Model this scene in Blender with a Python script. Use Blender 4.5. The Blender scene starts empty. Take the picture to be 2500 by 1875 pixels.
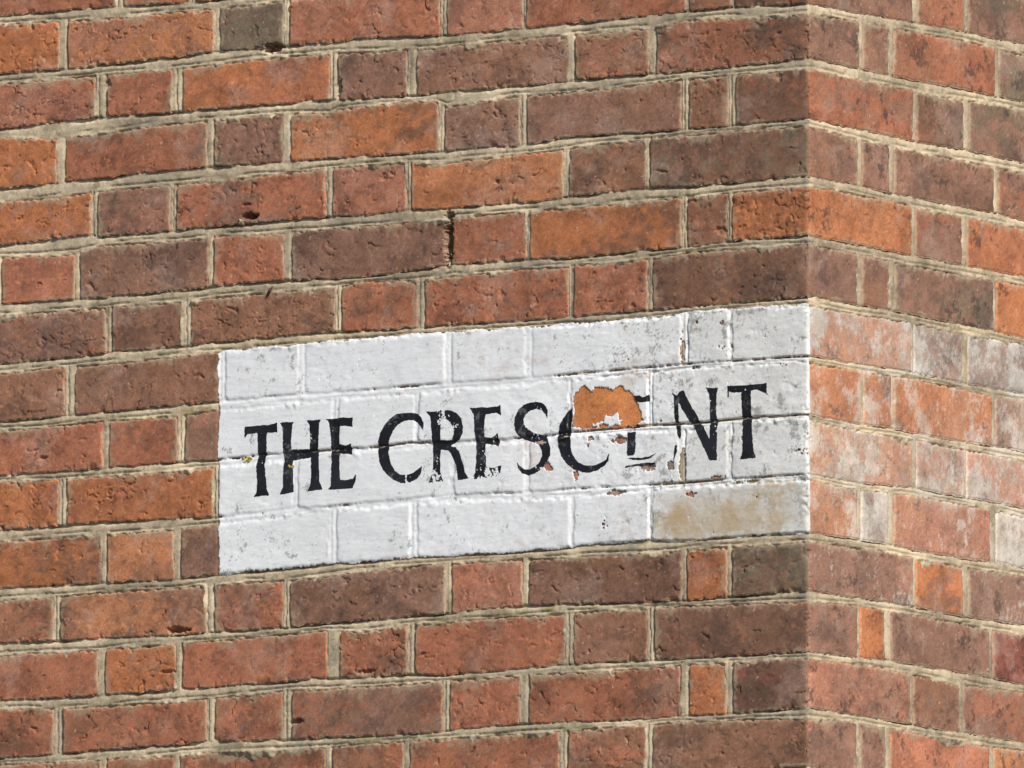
import bpy, math, random
import numpy as np

# ------------------------------------------------------------------ camera, light, exposure
sc = bpy.context.scene
CAM_POS = (10.71785, -16.12418, -2.832409)
CAM_R = (0.8225876, 0.5686303, 0.003044771)
CAM_U = (0.06448513, -0.09860225, 0.9930354)
CAM_F = (-0.5649703, 0.8166622, 0.1177772)
from mathutils import Matrix, Vector
cam_data = bpy.data.cameras.new("camera")
cam_data.sensor_width = 36.0
cam_data.lens = 36.0 * 39280.80 / 2500.0
cam_data.clip_start = 0.1
cam_data.clip_end = 500.0
cam = bpy.data.objects.new("camera", cam_data)
sc.collection.objects.link(cam)
M = Matrix.Identity(4)
for i in range(3):
    M[i][0] = CAM_R[i]; M[i][1] = CAM_U[i]; M[i][2] = -CAM_F[i]; M[i][3] = CAM_POS[i]
cam.matrix_world = M
sc.camera = cam

SUN = Vector((0.67, -0.435, 0.63)).normalized()
elev = math.asin(SUN.z); azim = math.atan2(SUN.x, SUN.y)
world = bpy.data.worlds.new("World"); sc.world = world
world.use_nodes = True
wn = world.node_tree.nodes; wl = world.node_tree.links
wn.clear()
wo = wn.new('ShaderNodeOutputWorld'); wb = wn.new('ShaderNodeBackground'); ws = wn.new('ShaderNodeTexSky')
ws.sky_type = 'NISHITA'; ws.sun_disc = False
ws.sun_elevation = elev; ws.sun_rotation = azim
wb.inputs['Strength'].default_value = 0.085
wl.new(ws.outputs[0], wb.inputs[0]); wl.new(wb.outputs[0], wo.inputs[0])
sun_data = bpy.data.lights.new("sun", 'SUN')
sun_data.energy = 4.3; sun_data.angle = math.radians(0.5); sun_data.color = (1.0, 0.955, 0.88)
sun = bpy.data.objects.new("sun", sun_data); sc.collection.objects.link(sun)
sun.rotation_euler = SUN.to_track_quat('Z', 'Y').to_euler()
sun.location = (4, -3, 5)
vs = sc.view_settings
vs.view_transform = 'Standard'; vs.look = 'None'; vs.gamma = 1.0; vs.use_curve_mapping = False
vs.exposure = 0.08
sc.cycles.max_bounces = 6

# ------------------------------------------------------------------ survey of the wall, in mm:
# p = distance along the wall from the corner (negative: front wall, positive: side wall), z = height
DATA = {"CAM":[[10717.8,-16124.2,-2832.4],[[0.8225876,0.5686303,0.0030448],[0.0644851,-0.0986023,0.9930354],[-0.5649703,0.8166622,0.1177772]],39280.79562546705],
"BEDL":{"0":[[-1222.8,85.4,74.0],[-1056.8,83.0,66.9],[-905.0,78.5,66.6],[-785.8,80.2,67.8],[-593.0,79.9,67.1],[-1.9,75.5,62.9]],
"1":[[-1222.2,10.9,-0.6],[-1056.3,8.8,-7.2],[-904.6,4.7,-7.2],[-785.5,6.6,-5.8],[-592.7,6.7,-6.1],[-1.8,3.5,-9.1]],
"2":[[-1221.5,-62.5,-76.0],[-1128.8,-64.4,-77.9],[-1081.2,-64.4,-77.3],[-960.8,-62.2,-78.2],[-891.5,-60.3,-77.8],[-785.0,-60.3,-76.2],[-716.5,-63.5,-76.8],[-657.3,-60.9,-80.4],[-552.2,-66.5,-82.3],[-423.2,-67.8,-80.5],[-352.9,-66.7,-81.9],[-237.5,-66.1,-83.3],[-183.1,-65.3,-76.9],[-113.8,-64.7,-80.3],[-1.7,-69.4,-82.0]],
"3":[[-1221.0,-133.2,-144.2],[-1131.5,-131.1,-153.4],[-1073.0,-128.7,-150.9],[-954.0,-131.4,-147.4],[-937.0,-131.6,-147.6],[-784.7,-133.2,-146.6],[-713.0,-133.5,-152.5],[-700.5,-135.4,-147.7],[-595.2,-138.3,-146.4],[-552.0,-137.9,-148.7],[-536.5,-137.1,-158.0],[-435.2,-138.1,-151.3],[-355.8,-138.5,-153.2],[-343.6,-136.4,-153.1],[-234.3,-138.1,-151.3],[-222.2,-138.5,-149.7],[-176.9,-139.0,-149.6],[-113.7,-138.7,-149.8],[-1.6,-135.8,-149.3]],
"4":[[-1220.2,-208.6,-226.3],[-1132.2,-207.7,-227.4],[-1080.0,-206.3,-224.9],[-961.8,-204.5,-224.1],[-900.0,-204.4,-225.0],[-887.5,-204.3,-224.8],[-785.5,-206.6,-222.0],[-715.7,-206.5,-220.4],[-656.7,-208.8,-220.0],[-604.0,-209.6,-220.8],[-546.7,-210.2,-227.0],[-427.0,-211.9,-224.6],[-361.6,-207.6,-223.3],[-309.9,-208.3,-219.5],[-240.2,-209.4,-219.6],[-187.6,-210.3,-219.4],[-116.6,-210.5,-218.6],[-0.4,-211.6,-219.7]],
"5":[[-1219.7,-280.3,-296.9],[-1104.9,-276.9,-300.7],[-1077.6,-276.8,-295.9],[-1063.7,-280.8,-293.2],[-953.0,-280.9,-294.8],[-899.5,-279.5,-296.5],[-887.0,-279.4,-293.2],[-785.0,-279.9,-296.3],[-719.7,-279.9,-296.3],[-656.3,-282.4,-296.7],[-594.5,-279.6,-297.0],[-534.0,-282.9,-297.2],[-521.8,-282.3,-295.0],[-413.3,-283.9,-295.6],[-358.4,-281.3,-296.5],[-241.2,-278.0,-295.7],[-187.4,-280.4,-295.0],[-110.4,-281.4,-294.5],[-1.5,-279.8,-293.3]],
"6":[[-1219.0,-355.0,-370.0],[-1102.5,-356.7,-372.2],[-1053.5,-356.9,-371.9],[-938.0,-356.5,-371.5],[-886.5,-354.4,-370.8],[-782.0,-354.4,-369.8],[-703.7,-358.2,-369.5],[-655.9,-359.0,-366.1],[-584.2,-355.3,-369.0],[-533.8,-352.6,-368.9],[-416.7,-353.6,-367.3],[-352.1,-357.1,-367.7],[-238.6,-354.9,-366.5],[-167.4,-355.9,-363.4],[-119.3,-352.2,-363.2],[-1.4,-353.4,-365.5]],
"7":[[-1218.3,-431.2,-443.6],[-1118.3,-429.5,-441.9],[-1053.0,-427.1,-443.0],[-937.5,-426.5,-440.4],[-881.0,-425.6,-438.9],[-703.3,-423.6,-437.9],[-655.5,-425.8,-438.6],[-578.4,-427.9,-436.6],[-538.3,-427.5,-437.7],[-418.9,-429.5,-440.1],[-351.8,-428.9,-440.6],[-230.6,-429.0,-441.1],[-167.3,-429.3,-437.9],[-110.2,-429.2,-437.7],[-2.5,-428.0,-439.5]],
"8":[[-1217.8,-503.7,-515.6],[-1119.0,-502.2,-515.6],[-1049.3,-502.0,-514.4],[-944.7,-500.5,-515.4],[-880.7,-499.0,-511.8],[-756.3,-497.8,-510.5],[-655.2,-499.7,-509.9],[-538.0,-498.7,-509.8],[-412.5,-500.8,-508.9],[-304.9,-499.2,-507.8],[-184.0,-498.6,-505.6],[-111.8,-499.3,-506.8],[-0.1,-499.6,-507.6]],
"9":[[-1217.2,-571.4,-579.7],[-1129.3,-572.2,-583.0],[-1061.5,-572.3,-583.6],[-941.7,-571.5,-583.3],[-882.0,-572.6,-582.4],[-819.5,-570.4,-581.7],[-654.8,-571.5,-577.6],[-588.2,-569.1,-576.7],[-462.9,-574.4,-579.5],[-388.5,-573.6,-580.1],[-351.4,-571.4,-578.4],[-242.9,-570.7,-579.7],[-167.0,-571.5,-581.0],[-87.2,-570.6,-575.6],[1.2,-570.2,-575.7]],
"10":[[-1216.6,-640.7,-656.7],[-1126.2,-640.4,-656.9],[-1059.0,-639.3,-655.8],[-947.5,-642.9,-656.8],[-887.8,-644.0,-654.2],[-765.5,-639.6,-649.3],[-713.3,-641.2,-646.8],[-525.2,-637.9,-647.1],[-418.1,-640.9,-650.5],[-351.1,-641.5,-653.1],[-304.4,-641.8,-651.9],[-196.3,-643.9,-650.5],[-114.0,-643.5,-651.0],[1.3,-642.1,-650.6]],
"11":[[-1216.0,-714.1,-730.1],[-1120.5,-714.9,-730.4],[-1058.5,-715.9,-729.8],[-948.2,-718.7,-730.0],[-884.2,-715.3,-728.6],[-781.2,-714.1,-731.0],[-704.2,-711.5,-727.8],[-654.2,-712.9,-725.6],[-587.5,-710.7,-724.9],[-537.2,-712.7,-722.8],[-422.7,-714.4,-725.5],[-353.4,-712.4,-727.0],[-304.2,-710.8,-727.4],[-232.9,-711.0,-728.6],[-183.5,-714.9,-728.5],[-118.7,-714.3,-728.3],[-2.2,-714.7,-727.2]],
"12":[[-1215.4,-783.2,-799.2],[-1135.2,-784.6,-800.0],[-1060.5,-785.7,-801.1],[-945.2,-787.5,-800.3],[-899.5,-787.5,-799.3],[-779.6,-788.1,-797.8],[-714.4,-786.2,-796.4],[-653.8,-786.1,-800.8],[-589.0,-784.7,-795.8],[-539.2,-784.4,-796.1],[-422.4,-781.0,-795.1],[-358.0,-782.6,-795.2],[-235.7,-787.6,-795.6],[-185.8,-788.0,-796.5],[-118.5,-787.8,-798.3],[-0.9,-786.1,-801.0]],
"13":[[-1214.8,-854.9,-867.3],[-1135.3,-856.6,-870.5],[-1062.5,-856.9,-872.8],[-944.8,-855.6,-873.0],[-899.0,-856.5,-871.3],[-780.5,-855.3,-867.5],[-714.0,-853.8,-868.5],[-653.4,-856.1,-869.3],[-588.7,-855.6,-869.7],[-536.5,-860.9,-869.0],[-424.6,-858.5,-868.1],[-357.8,-857.1,-868.2],[-235.6,-858.3,-869.8],[-185.6,-859.6,-868.6],[-118.4,-859.8,-868.8],[-0.9,-860.3,-869.7]],
"14":[[-1214.2,-928.0,-936.3],[-1134.2,-927.0,-937.8],[-1059.5,-925.8,-938.1],[-945.5,-925.0,-940.4],[-895.5,-923.6,-937.9],[-780.0,-927.0,-940.8],[-713.7,-928.0,-941.2],[-653.0,-929.6,-939.8],[-597.6,-930.5,-939.1],[-538.7,-929.5,-939.1],[-424.4,-926.0,-939.1],[-365.4,-928.1,-939.7],[-239.6,-930.7,-938.2],[-187.2,-929.5,-937.5],[-112.3,-930.0,-939.5],[-2.0,-927.9,-941.8]],
"15":[[-1213.5,-1001.1,-1012.5],[-588.0,-1001.3,-1012.9],[-0.7,-999.6,-1011.5]]},"BEDR":{"0":[[2.6,75.6,63.0],[481.8,81.2,67.9]],
"1":[[2.7,3.7,-8.9],[481.7,7.8,-5.5]],
"2":[[2.8,-70.2,-82.8],[104.0,-68.3,-78.9],[227.9,-65.3,-76.9],[346.7,-63.5,-75.2],[416.3,-63.5,-76.7],[481.6,-63.5,-77.3]],
"3":[[2.9,-136.5,-149.6],[111.3,-136.1,-150.7],[176.8,-137.1,-149.7],[229.8,-136.5,-150.7],[344.8,-135.0,-149.8],[414.4,-136.7,-146.4],[481.5,-134.7,-145.5]],
"4":[[3.0,-210.3,-220.4],[107.7,-211.1,-224.2],[176.8,-211.4,-225.0],[229.8,-212.5,-225.7],[344.8,-209.8,-224.6],[414.3,-210.3,-225.6],[481.4,-211.5,-223.3]],
"5":[[3.2,-281.5,-294.1],[107.8,-280.6,-292.2],[176.8,-282.1,-292.2],[227.1,-281.7,-293.3],[341.0,-281.5,-294.2],[414.2,-281.2,-292.4],[481.3,-283.1,-293.3]],
"6":[[3.3,-353.2,-364.7],[107.8,-353.1,-365.1],[176.9,-353.8,-365.4],[227.1,-353.5,-366.6],[341.0,-353.6,-366.8],[414.2,-353.0,-365.3],[481.2,-352.6,-364.9]],
"7":[[3.4,-427.3,-439.8],[107.9,-427.5,-439.0],[176.9,-425.9,-437.0],[227.1,-426.3,-436.4],[341.0,-427.7,-438.9],[414.1,-428.4,-438.1],[481.1,-429.7,-438.4]],
"8":[[3.5,-500.8,-510.3],[108.0,-499.8,-508.3],[227.1,-497.4,-506.0],[340.9,-499.8,-507.9],[414.0,-499.6,-509.3],[481.0,-499.6,-508.8]],
"9":[[3.6,-573.3,-581.8],[115.3,-573.4,-581.4],[177.0,-570.9,-580.0],[227.1,-572.1,-580.2],[340.9,-572.7,-582.4],[411.2,-570.5,-582.2],[480.9,-571.5,-581.7]],
"10":[[3.7,-646.7,-655.1],[108.1,-645.3,-652.8],[227.1,-639.6,-649.2],[340.9,-641.1,-650.7],[413.9,-640.4,-651.0],[480.9,-642.3,-653.0]],
"11":[[3.8,-716.0,-728.5],[108.2,-714.5,-725.5],[177.1,-714.2,-724.2],[227.1,-716.7,-725.7],[340.8,-716.5,-728.1],[413.8,-715.0,-726.1],[480.8,-715.6,-726.2]],
"12":[[3.9,-786.8,-799.7],[108.2,-786.0,-795.6],[177.1,-785.5,-795.5],[227.2,-786.1,-795.7],[340.8,-788.3,-797.9],[413.8,-787.0,-799.6],[480.7,-787.2,-799.4]],
"13":[[4.0,-861.0,-869.4],[108.3,-859.1,-868.1],[177.1,-856.2,-867.8],[224.4,-856.7,-869.3],[335.3,-857.4,-873.1],[413.7,-858.4,-871.1],[480.6,-860.9,-870.0]],
"14":[[4.2,-929.7,-942.6],[108.4,-929.5,-938.0],[177.2,-930.4,-939.4],[224.5,-930.6,-940.6],[335.2,-931.6,-942.2],[413.6,-931.8,-943.9],[480.5,-933.0,-942.6]],
"15":[[4.3,-1000.3,-1012.2],[480.4,-1001.4,-1011.6]]},"BL":{"0":[[-1318.9,-1042.0],[-1029.3,-930.0],[-917.4,-692.1],[-680.9,-579.3],[-568.2,-347.2]],
"1":[[-1344.0,-1129.2],[-1115.1,-890.6],[-881.1,-784.0],[-774.0,-546.9],[-535.8,-422.7],[-416.6,-182.0],[-174.7,-113.9],[-109.1,0.0]],
"2":[[-1304.7,-1073.3],[-1054.3,-954.3],[-937.3,-713.1],[-700.1,-596.5],[-580.5,-354.1],[-343.7,-235.0],[-223.5,0.1]],
"3":[[-1355.6,-1132.5],[-1118.5,-900.3],[-889.0,-784.4],[-770.7,-548.7],[-538.8,-427.1],[-416.1,-187.1],[-175.0,-117.8],[-106.4,0.2]],
"4":[[-1309.8,-1078.5],[-1067.1,-956.5],[-945.7,-719.8],[-708.0,-596.5],[-589.1,-362.1],[-352.4,-238.9],[-232.2,0.3]],
"5":[[-1334.9,-1225.7],[-1216.1,-1103.3],[-1095.1,-897.5],[-888.1,-781.7],[-768.6,-535.1],[-529.6,-416.8],[-410.7,-186.2],[-177.7,-118.8],[-111.6,0.3]],
"6":[[-1282.8,-1054.6],[-1045.1,-936.6],[-922.7,-703.5],[-692.9,-579.1],[-567.4,-353.2],[-344.6,-236.7],[-228.3,0.4]],
"7":[[-1339.9,-1118.1],[-1101.6,-879.0],[-868.9,-759.1],[-747.8,-538.2],[-526.5,-416.9],[-405.9,-187.1],[-175.0,-117.3],[-111.3,2.3]],
"8":[[-1287.9,-1058.6],[-1047.8,-943.8],[-931.2,-706.5],[-696.5,-582.8],[-576.0,-353.9],[-347.8,-236.4],[-227.9,2.4]],
"9":[[-1348.3,-1126.5],[-1113.2,-888.1],[-878.7,-767.0],[-757.0,-528.4],[-521.6,-417.6],[-409.7,-190.4],[-178.9,-118.3],[-111.1,2.4]],
"10":[[-1289.8,-1058.8],[-1049.9,-947.8],[-935.9,-711.3],[-698.3,-588.9],[-577.3,-350.4],[-343.7,-234.2],[-227.0,1.9]],
"11":[[-1353.4,-1133.6],[-1121.6,-898.4],[-884.0,-779.8],[-769.8,-536.4],[-525.9,-420.8],[-410.4,-185.2],[-176.8,-118.6],[-110.8,0.8]],
"12":[[-1288.6,-1064.0],[-1051.4,-944.3],[-933.1,-713.0],[-693.8,-592.6],[-580.3,-357.3],[-344.5,-235.6],[-224.8,0.9]],
"13":[[-1352.1,-1131.9],[-1116.0,-896.3],[-883.1,-780.2],[-765.3,-540.0],[-528.4,-423.3],[-409.9,-187.3],[-173.5,-119.5],[-108.8,0.3]],
"14":[[-1284.1,-1057.9],[-1047.8,-945.3],[-935.9,-715.3],[-704.2,-597.4],[-588.2,-365.3],[-351.3,-238.3],[-226.9,-0.2]]},"BR":{"0":[[1.8,109.3],[118.4,176.7],[189.5,416.4],[427.6,542.8]],
"1":[[1.9,230.7],[243.5,346.7],[357.8,586.9]],
"2":[[2.0,111.2],[120.3,176.7],[189.5,414.4],[425.6,537.8]],
"3":[[2.1,230.7],[239.9,344.8],[357.7,586.7]],
"4":[[2.2,107.8],[119.5,178.6],[189.6,414.3],[423.6,537.6]],
"5":[[2.3,227.1],[238.0,341.0],[354.0,582.6]],
"6":[[2.4,107.9],[119.7,178.7],[191.5,412.3],[419.7,533.6]],
"7":[[4.3,227.1],[234.4,341.0],[355.7,584.2]],
"8":[[4.4,115.3],[121.6,181.5],[189.7,408.4],[417.7,531.5]],
"9":[[4.6,230.8],[239.9,344.6],[352.0,580.2]],
"10":[[4.7,108.2],[117.2,175.2],[189.8,404.6],[419.4,533.1]],
"11":[[3.0,230.8],[238.1,342.7],[355.6,583.7]],
"12":[[3.1,108.3],[115.5,168.9],[182.6,402.6],[411.9,525.4]],
"13":[[3.2,224.5],[232.7,335.2],[344.4,572.1]],
"14":[[3.3,106.6],[115.6,170.8],[180.8,404.4],[413.6,527.1]]},"LETTERS":[["T",[[[-840.0,-534.0],[-837.8,-534.6],[-825.6,-534.9],[-815.4,-534.7],[-802.2,-534.3],[-790.5,-532.6],[-790.0,-544.7],[-793.0,-544.1],[-805.2,-544.1],[-806.2,-545.3],[-806.1,-569.5],[-808.0,-577.6],[-808.5,-584.3],[-806.9,-602.7],[-805.3,-616.1],[-802.7,-621.2],[-803.2,-622.0],[-812.9,-621.8],[-824.5,-622.5],[-821.0,-618.4],[-820.1,-606.0],[-820.7,-589.3],[-821.2,-581.0],[-818.7,-572.8],[-819.3,-560.3],[-819.9,-545.3],[-819.4,-542.8],[-827.6,-543.1],[-835.7,-543.5],[-839.2,-547.0]]]],["H",[[[-786.0,-532.9],[-777.9,-533.0],[-764.7,-532.6],[-767.2,-537.0],[-768.7,-543.5],[-769.1,-555.1],[-768.3,-567.7],[-754.4,-568.1],[-739.7,-569.0],[-740.3,-550.3],[-741.4,-538.6],[-744.9,-532.6],[-735.3,-532.8],[-723.2,-532.3],[-726.2,-537.1],[-727.0,-549.5],[-727.5,-570.2],[-727.0,-582.7],[-726.4,-599.3],[-725.3,-611.0],[-721.2,-619.5],[-731.8,-619.7],[-742.9,-620.7],[-738.9,-613.5],[-738.0,-598.6],[-739.1,-579.4],[-753.3,-579.4],[-765.9,-580.7],[-766.9,-588.5],[-766.3,-605.2],[-765.2,-620.2],[-773.3,-621.3],[-785.0,-621.9],[-780.4,-612.6],[-780.5,-596.0],[-779.1,-583.6],[-780.7,-571.0],[-780.8,-546.1],[-781.9,-538.5]]]],["E",[[[-715.6,-532.4],[-707.0,-533.3],[-696.9,-533.1],[-678.8,-533.5],[-675.8,-532.8],[-675.5,-544.5],[-677.2,-544.8],[-683.8,-543.1],[-694.9,-542.4],[-695.8,-551.5],[-694.8,-564.8],[-684.7,-567.9],[-677.6,-565.5],[-677.1,-573.4],[-677.0,-578.8],[-680.6,-578.1],[-692.7,-577.8],[-694.7,-579.7],[-695.6,-592.9],[-695.0,-605.4],[-693.5,-610.5],[-683.4,-610.7],[-674.4,-610.0],[-670.9,-605.6],[-671.3,-611.8],[-675.8,-620.3],[-688.4,-620.7],[-713.1,-620.9],[-708.6,-616.2],[-707.7,-600.5],[-707.3,-583.9],[-707.9,-567.3],[-709.0,-550.6],[-711.1,-538.0]]]],["C",[[[-568.5,-556.0],[-572.0,-552.4],[-577.6,-546.7],[-583.6,-542.2],[-591.6,-541.7],[-599.7,-543.2],[-607.7,-546.9],[-614.7,-553.9],[-619.7,-561.8],[-621.6,-570.8],[-622.1,-579.0],[-621.0,-587.4],[-617.5,-595.9],[-611.4,-603.7],[-603.4,-608.7],[-594.3,-609.7],[-585.3,-607.8],[-577.3,-604.2],[-570.8,-600.0],[-572.8,-610.2],[-579.3,-615.6],[-588.3,-619.2],[-601.3,-619.6],[-611.4,-616.1],[-621.4,-609.7],[-629.5,-600.9],[-634.6,-590.7],[-636.7,-578.1],[-636.7,-565.7],[-633.8,-555.1],[-627.8,-546.4],[-619.8,-538.6],[-609.7,-533.9],[-597.7,-532.6],[-586.7,-532.9],[-577.6,-535.5],[-571.6,-540.1],[-569.1,-546.0]]]],["R",[[[-564.6,-533.1],[-556.6,-533.6],[-541.6,-532.9],[-528.6,-534.5],[-518.6,-538.5],[-511.6,-545.5],[-509.0,-554.8],[-509.5,-563.0],[-513.5,-570.2],[-523.4,-575.3],[-531.4,-578.1],[-521.4,-579.6],[-515.4,-584.9],[-512.4,-592.5],[-508.3,-603.5],[-506.3,-611.8],[-501.3,-618.8],[-498.3,-619.3],[-507.3,-620.0],[-516.2,-620.3],[-517.3,-614.5],[-519.3,-602.0],[-523.3,-595.9],[-527.4,-587.4],[-532.4,-582.2],[-543.4,-581.1],[-544.3,-592.2],[-543.8,-608.7],[-539.7,-620.5],[-551.2,-620.6],[-560.7,-621.3],[-556.3,-612.1],[-554.3,-599.8],[-554.4,-583.3],[-554.9,-570.9],[-556.5,-554.2],[-558.1,-540.1]],[[-543.6,-543.5],[-534.5,-543.2],[-527.5,-548.6],[-523.0,-556.4],[-522.5,-563.8],[-525.4,-571.1],[-542.9,-570.8]]]],["E",[[[-499.1,-532.7],[-487.7,-533.4],[-471.7,-533.6],[-456.8,-533.8],[-453.3,-531.5],[-452.7,-545.2],[-454.7,-543.4],[-459.7,-540.6],[-475.7,-541.2],[-477.1,-546.9],[-477.1,-558.4],[-476.5,-570.0],[-466.6,-572.3],[-459.6,-569.4],[-457.1,-565.1],[-455.1,-575.5],[-456.1,-582.8],[-461.6,-580.0],[-475.5,-578.7],[-476.0,-588.2],[-474.9,-600.6],[-474.9,-608.0],[-464.4,-609.1],[-452.0,-607.0],[-453.5,-616.8],[-462.4,-619.9],[-481.3,-620.4],[-496.3,-620.9],[-490.3,-613.7],[-488.9,-599.7],[-489.5,-583.2],[-490.5,-566.7],[-491.6,-554.2],[-492.6,-541.8]]]],["S",[[[-384.1,-552.6],[-386.6,-547.5],[-391.5,-542.2],[-399.5,-540.1],[-408.4,-541.6],[-415.4,-545.7],[-418.8,-551.2],[-417.8,-557.9],[-412.3,-564.0],[-403.4,-569.5],[-393.4,-572.6],[-385.5,-575.5],[-381.5,-583.2],[-379.0,-590.7],[-380.0,-599.7],[-385.4,-608.4],[-393.3,-615.3],[-402.2,-619.7],[-412.1,-621.5],[-421.0,-618.5],[-427.0,-611.6],[-428.1,-604.9],[-424.1,-609.3],[-417.1,-613.4],[-409.2,-614.3],[-401.2,-611.5],[-394.3,-606.2],[-390.9,-599.0],[-391.4,-591.6],[-396.4,-584.7],[-405.3,-580.9],[-415.2,-577.8],[-424.2,-573.9],[-430.2,-566.1],[-432.2,-557.8],[-431.2,-548.8],[-426.3,-540.0],[-418.4,-533.9],[-409.4,-532.1],[-399.5,-532.3],[-390.6,-534.5],[-385.6,-538.5],[-383.1,-544.4]]]],["C",[[[-347.5,-542.6],[-351.9,-545.6],[-359.8,-554.1],[-365.7,-563.6],[-367.2,-572.6],[-367.6,-580.8],[-366.6,-589.0],[-362.6,-600.8],[-355.7,-610.2],[-344.8,-618.3],[-332.9,-622.3],[-321.0,-623.9],[-309.2,-621.3],[-299.3,-616.2],[-293.0,-610.9],[-292.0,-601.9],[-294.4,-604.2],[-296.4,-609.0],[-306.3,-613.3],[-318.1,-615.0],[-329.0,-613.5],[-338.9,-608.8],[-345.8,-601.0],[-349.3,-590.9],[-349.8,-577.8],[-348.9,-566.3],[-346.4,-556.6],[-346.0,-550.1]]]],["E",[[[-265.5,-578.2],[-253.7,-578.1],[-253.1,-588.0],[-254.1,-602.6],[-257.0,-606.5],[-264.9,-606.1],[-266.4,-601.9],[-265.4,-589.6]],[[-255.6,-533.5],[-247.8,-533.2],[-242.8,-536.8],[-234.0,-534.1],[-233.0,-540.7],[-242.8,-541.7],[-251.7,-540.7]],[[-265.3,-609.5],[-254.4,-609.7],[-244.6,-610.2],[-233.8,-609.4],[-223.0,-606.0],[-230.9,-611.2],[-242.6,-612.8],[-254.4,-611.8]],[[-268.2,-618.7],[-254.4,-617.9],[-242.6,-617.0],[-224.0,-617.5],[-224.0,-619.0],[-240.7,-620.0],[-254.4,-619.7],[-268.2,-620.8]],[[-264.5,-570.9],[-262.1,-563.6],[-258.1,-559.0],[-254.2,-560.0],[-252.7,-566.7],[-249.2,-569.4],[-248.7,-572.7],[-258.1,-573.3]]]],["N",[[[-199.6,-532.6],[-193.7,-536.7],[-191.3,-537.7],[-188.3,-532.9],[-182.0,-531.7],[-177.1,-542.7],[-169.2,-554.6],[-162.3,-562.4],[-158.4,-571.6],[-153.5,-577.7],[-148.6,-584.5],[-144.2,-593.8],[-143.7,-580.7],[-143.3,-564.4],[-143.8,-548.1],[-145.3,-538.2],[-149.2,-530.2],[-139.9,-531.2],[-131.1,-530.9],[-133.5,-538.9],[-134.0,-548.7],[-134.0,-565.0],[-132.0,-572.5],[-133.0,-581.4],[-133.4,-597.7],[-133.4,-619.7],[-143.6,-619.1],[-151.5,-604.7],[-160.3,-588.7],[-167.2,-576.0],[-173.1,-569.9],[-179.0,-561.3],[-183.9,-553.7],[-187.8,-546.9],[-191.3,-544.2],[-189.8,-553.3],[-188.8,-572.2],[-193.7,-571.8],[-195.2,-557.0],[-196.2,-544.7],[-196.7,-538.1]],[[-193.7,-573.5],[-186.8,-573.9],[-186.3,-586.2],[-187.7,-591.0],[-191.7,-585.9]],[[-195.1,-597.9],[-191.6,-598.1],[-192.6,-606.2],[-197.5,-617.4],[-196.0,-606.0]]]],["T",[[[-117.9,-530.6],[-107.7,-530.8],[-96.0,-531.6],[-84.3,-531.1],[-68.7,-531.3],[-61.4,-530.1],[-60.9,-542.0],[-58.0,-545.4],[-65.7,-540.9],[-74.5,-537.4],[-83.3,-537.7],[-83.7,-551.9],[-83.2,-568.3],[-82.7,-584.6],[-81.7,-601.0],[-80.2,-613.3],[-77.3,-620.0],[-86.1,-619.8],[-98.7,-620.9],[-95.8,-615.6],[-95.4,-600.1],[-95.9,-583.8],[-95.9,-570.7],[-97.4,-551.1],[-97.4,-538.8],[-107.7,-539.0],[-114.5,-537.7],[-115.5,-533.6],[-115.9,-544.1],[-117.4,-544.1]]]]],
"SIGN":[[-881.1,-437.9],[-814.1,-437.7],[-703.3,-435.9],[-655.6,-436.5],[-578.4,-435.5],[-538.3,-436.7],[-418.9,-438.1],[-351.8,-438.0],[-230.6,-438.6],[-191.3,-437.7],[-167.3,-435.3],[-110.2,-435.2],[0.2,-438.6],[1.0,-715.9],[-118.7,-714.8],[-183.5,-716.4],[-232.9,-712.0],[-304.2,-711.8],[-353.4,-713.4],[-422.7,-715.4],[-537.1,-713.7],[-587.6,-712.3],[-654.2,-713.4],[-713.0,-712.5],[-765.1,-715.1],[-812.4,-715.4],[-876.8,-716.2]],
"PEEL":[[-345.5,-528.8],[-339.1,-521.8],[-333.2,-518.5],[-328.3,-515.5],[-323.3,-519.5],[-318.9,-524.3],[-314.4,-517.2],[-302.6,-519.2],[-295.7,-520.1],[-287.8,-524.3],[-282.9,-520.5],[-275.0,-519.4],[-269.0,-524.7],[-258.2,-528.7],[-254.3,-534.6],[-248.4,-544.9],[-243.8,-556.4],[-239.9,-565.6],[-247.3,-567.9],[-249.6,-569.3],[-253.2,-571.2],[-267.0,-570.3],[-296.5,-570.1],[-326.1,-569.0],[-347.4,-565.2],[-346.0,-553.4],[-344.0,-549.0],[-345.5,-538.6]],
"ISLAND":[[-300.5,-561.6],[-296.6,-555.7],[-292.6,-558.4],[-286.7,-556.3],[-278.8,-554.0],[-276.8,-560.2],[-272.9,-562.1],[-275.8,-567.7],[-292.6,-568.7],[-293.6,-564.9],[-302.5,-565.2],[-308.4,-568.9],[-321.2,-569.3],[-316.3,-564.3],[-306.4,-562.9]],
"FLAKES":[[-200.8,-518.1,3.0,3.5],[-221.2,-549.4,3.6,4.0],[-217.0,-566.8,2.4,3.5],[-391.5,-581.5,6.0,2.0],[-316.1,-582.2,7.8,2.5],[-278.0,-586.6,10.2,4.5],[-381.7,-611.9,5.4,5.0],[-340.9,-624.5,4.2,7.0],[-235.5,-622.4,9.0,3.5],[-201.2,-622.1,4.8,4.5],[-281.4,-650.3,12.0,2.5],[-103.8,-649.1,5.4,2.0],[-82.3,-648.9,12.0,2.5],[-126.4,-450.7,2.4,2.0],[-163.0,-449.2,2.4,2.5],[-168.3,-504.1,5.4,2.5],[-185.2,-476.9,3.0,18.0],[-184.3,-620.1,4.2,25.0],[-127.8,-641.1,8.4,1.5],[-207.8,-643.7,8.4,2.5],[-169.8,-658.6,6.0,2.0]],
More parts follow.
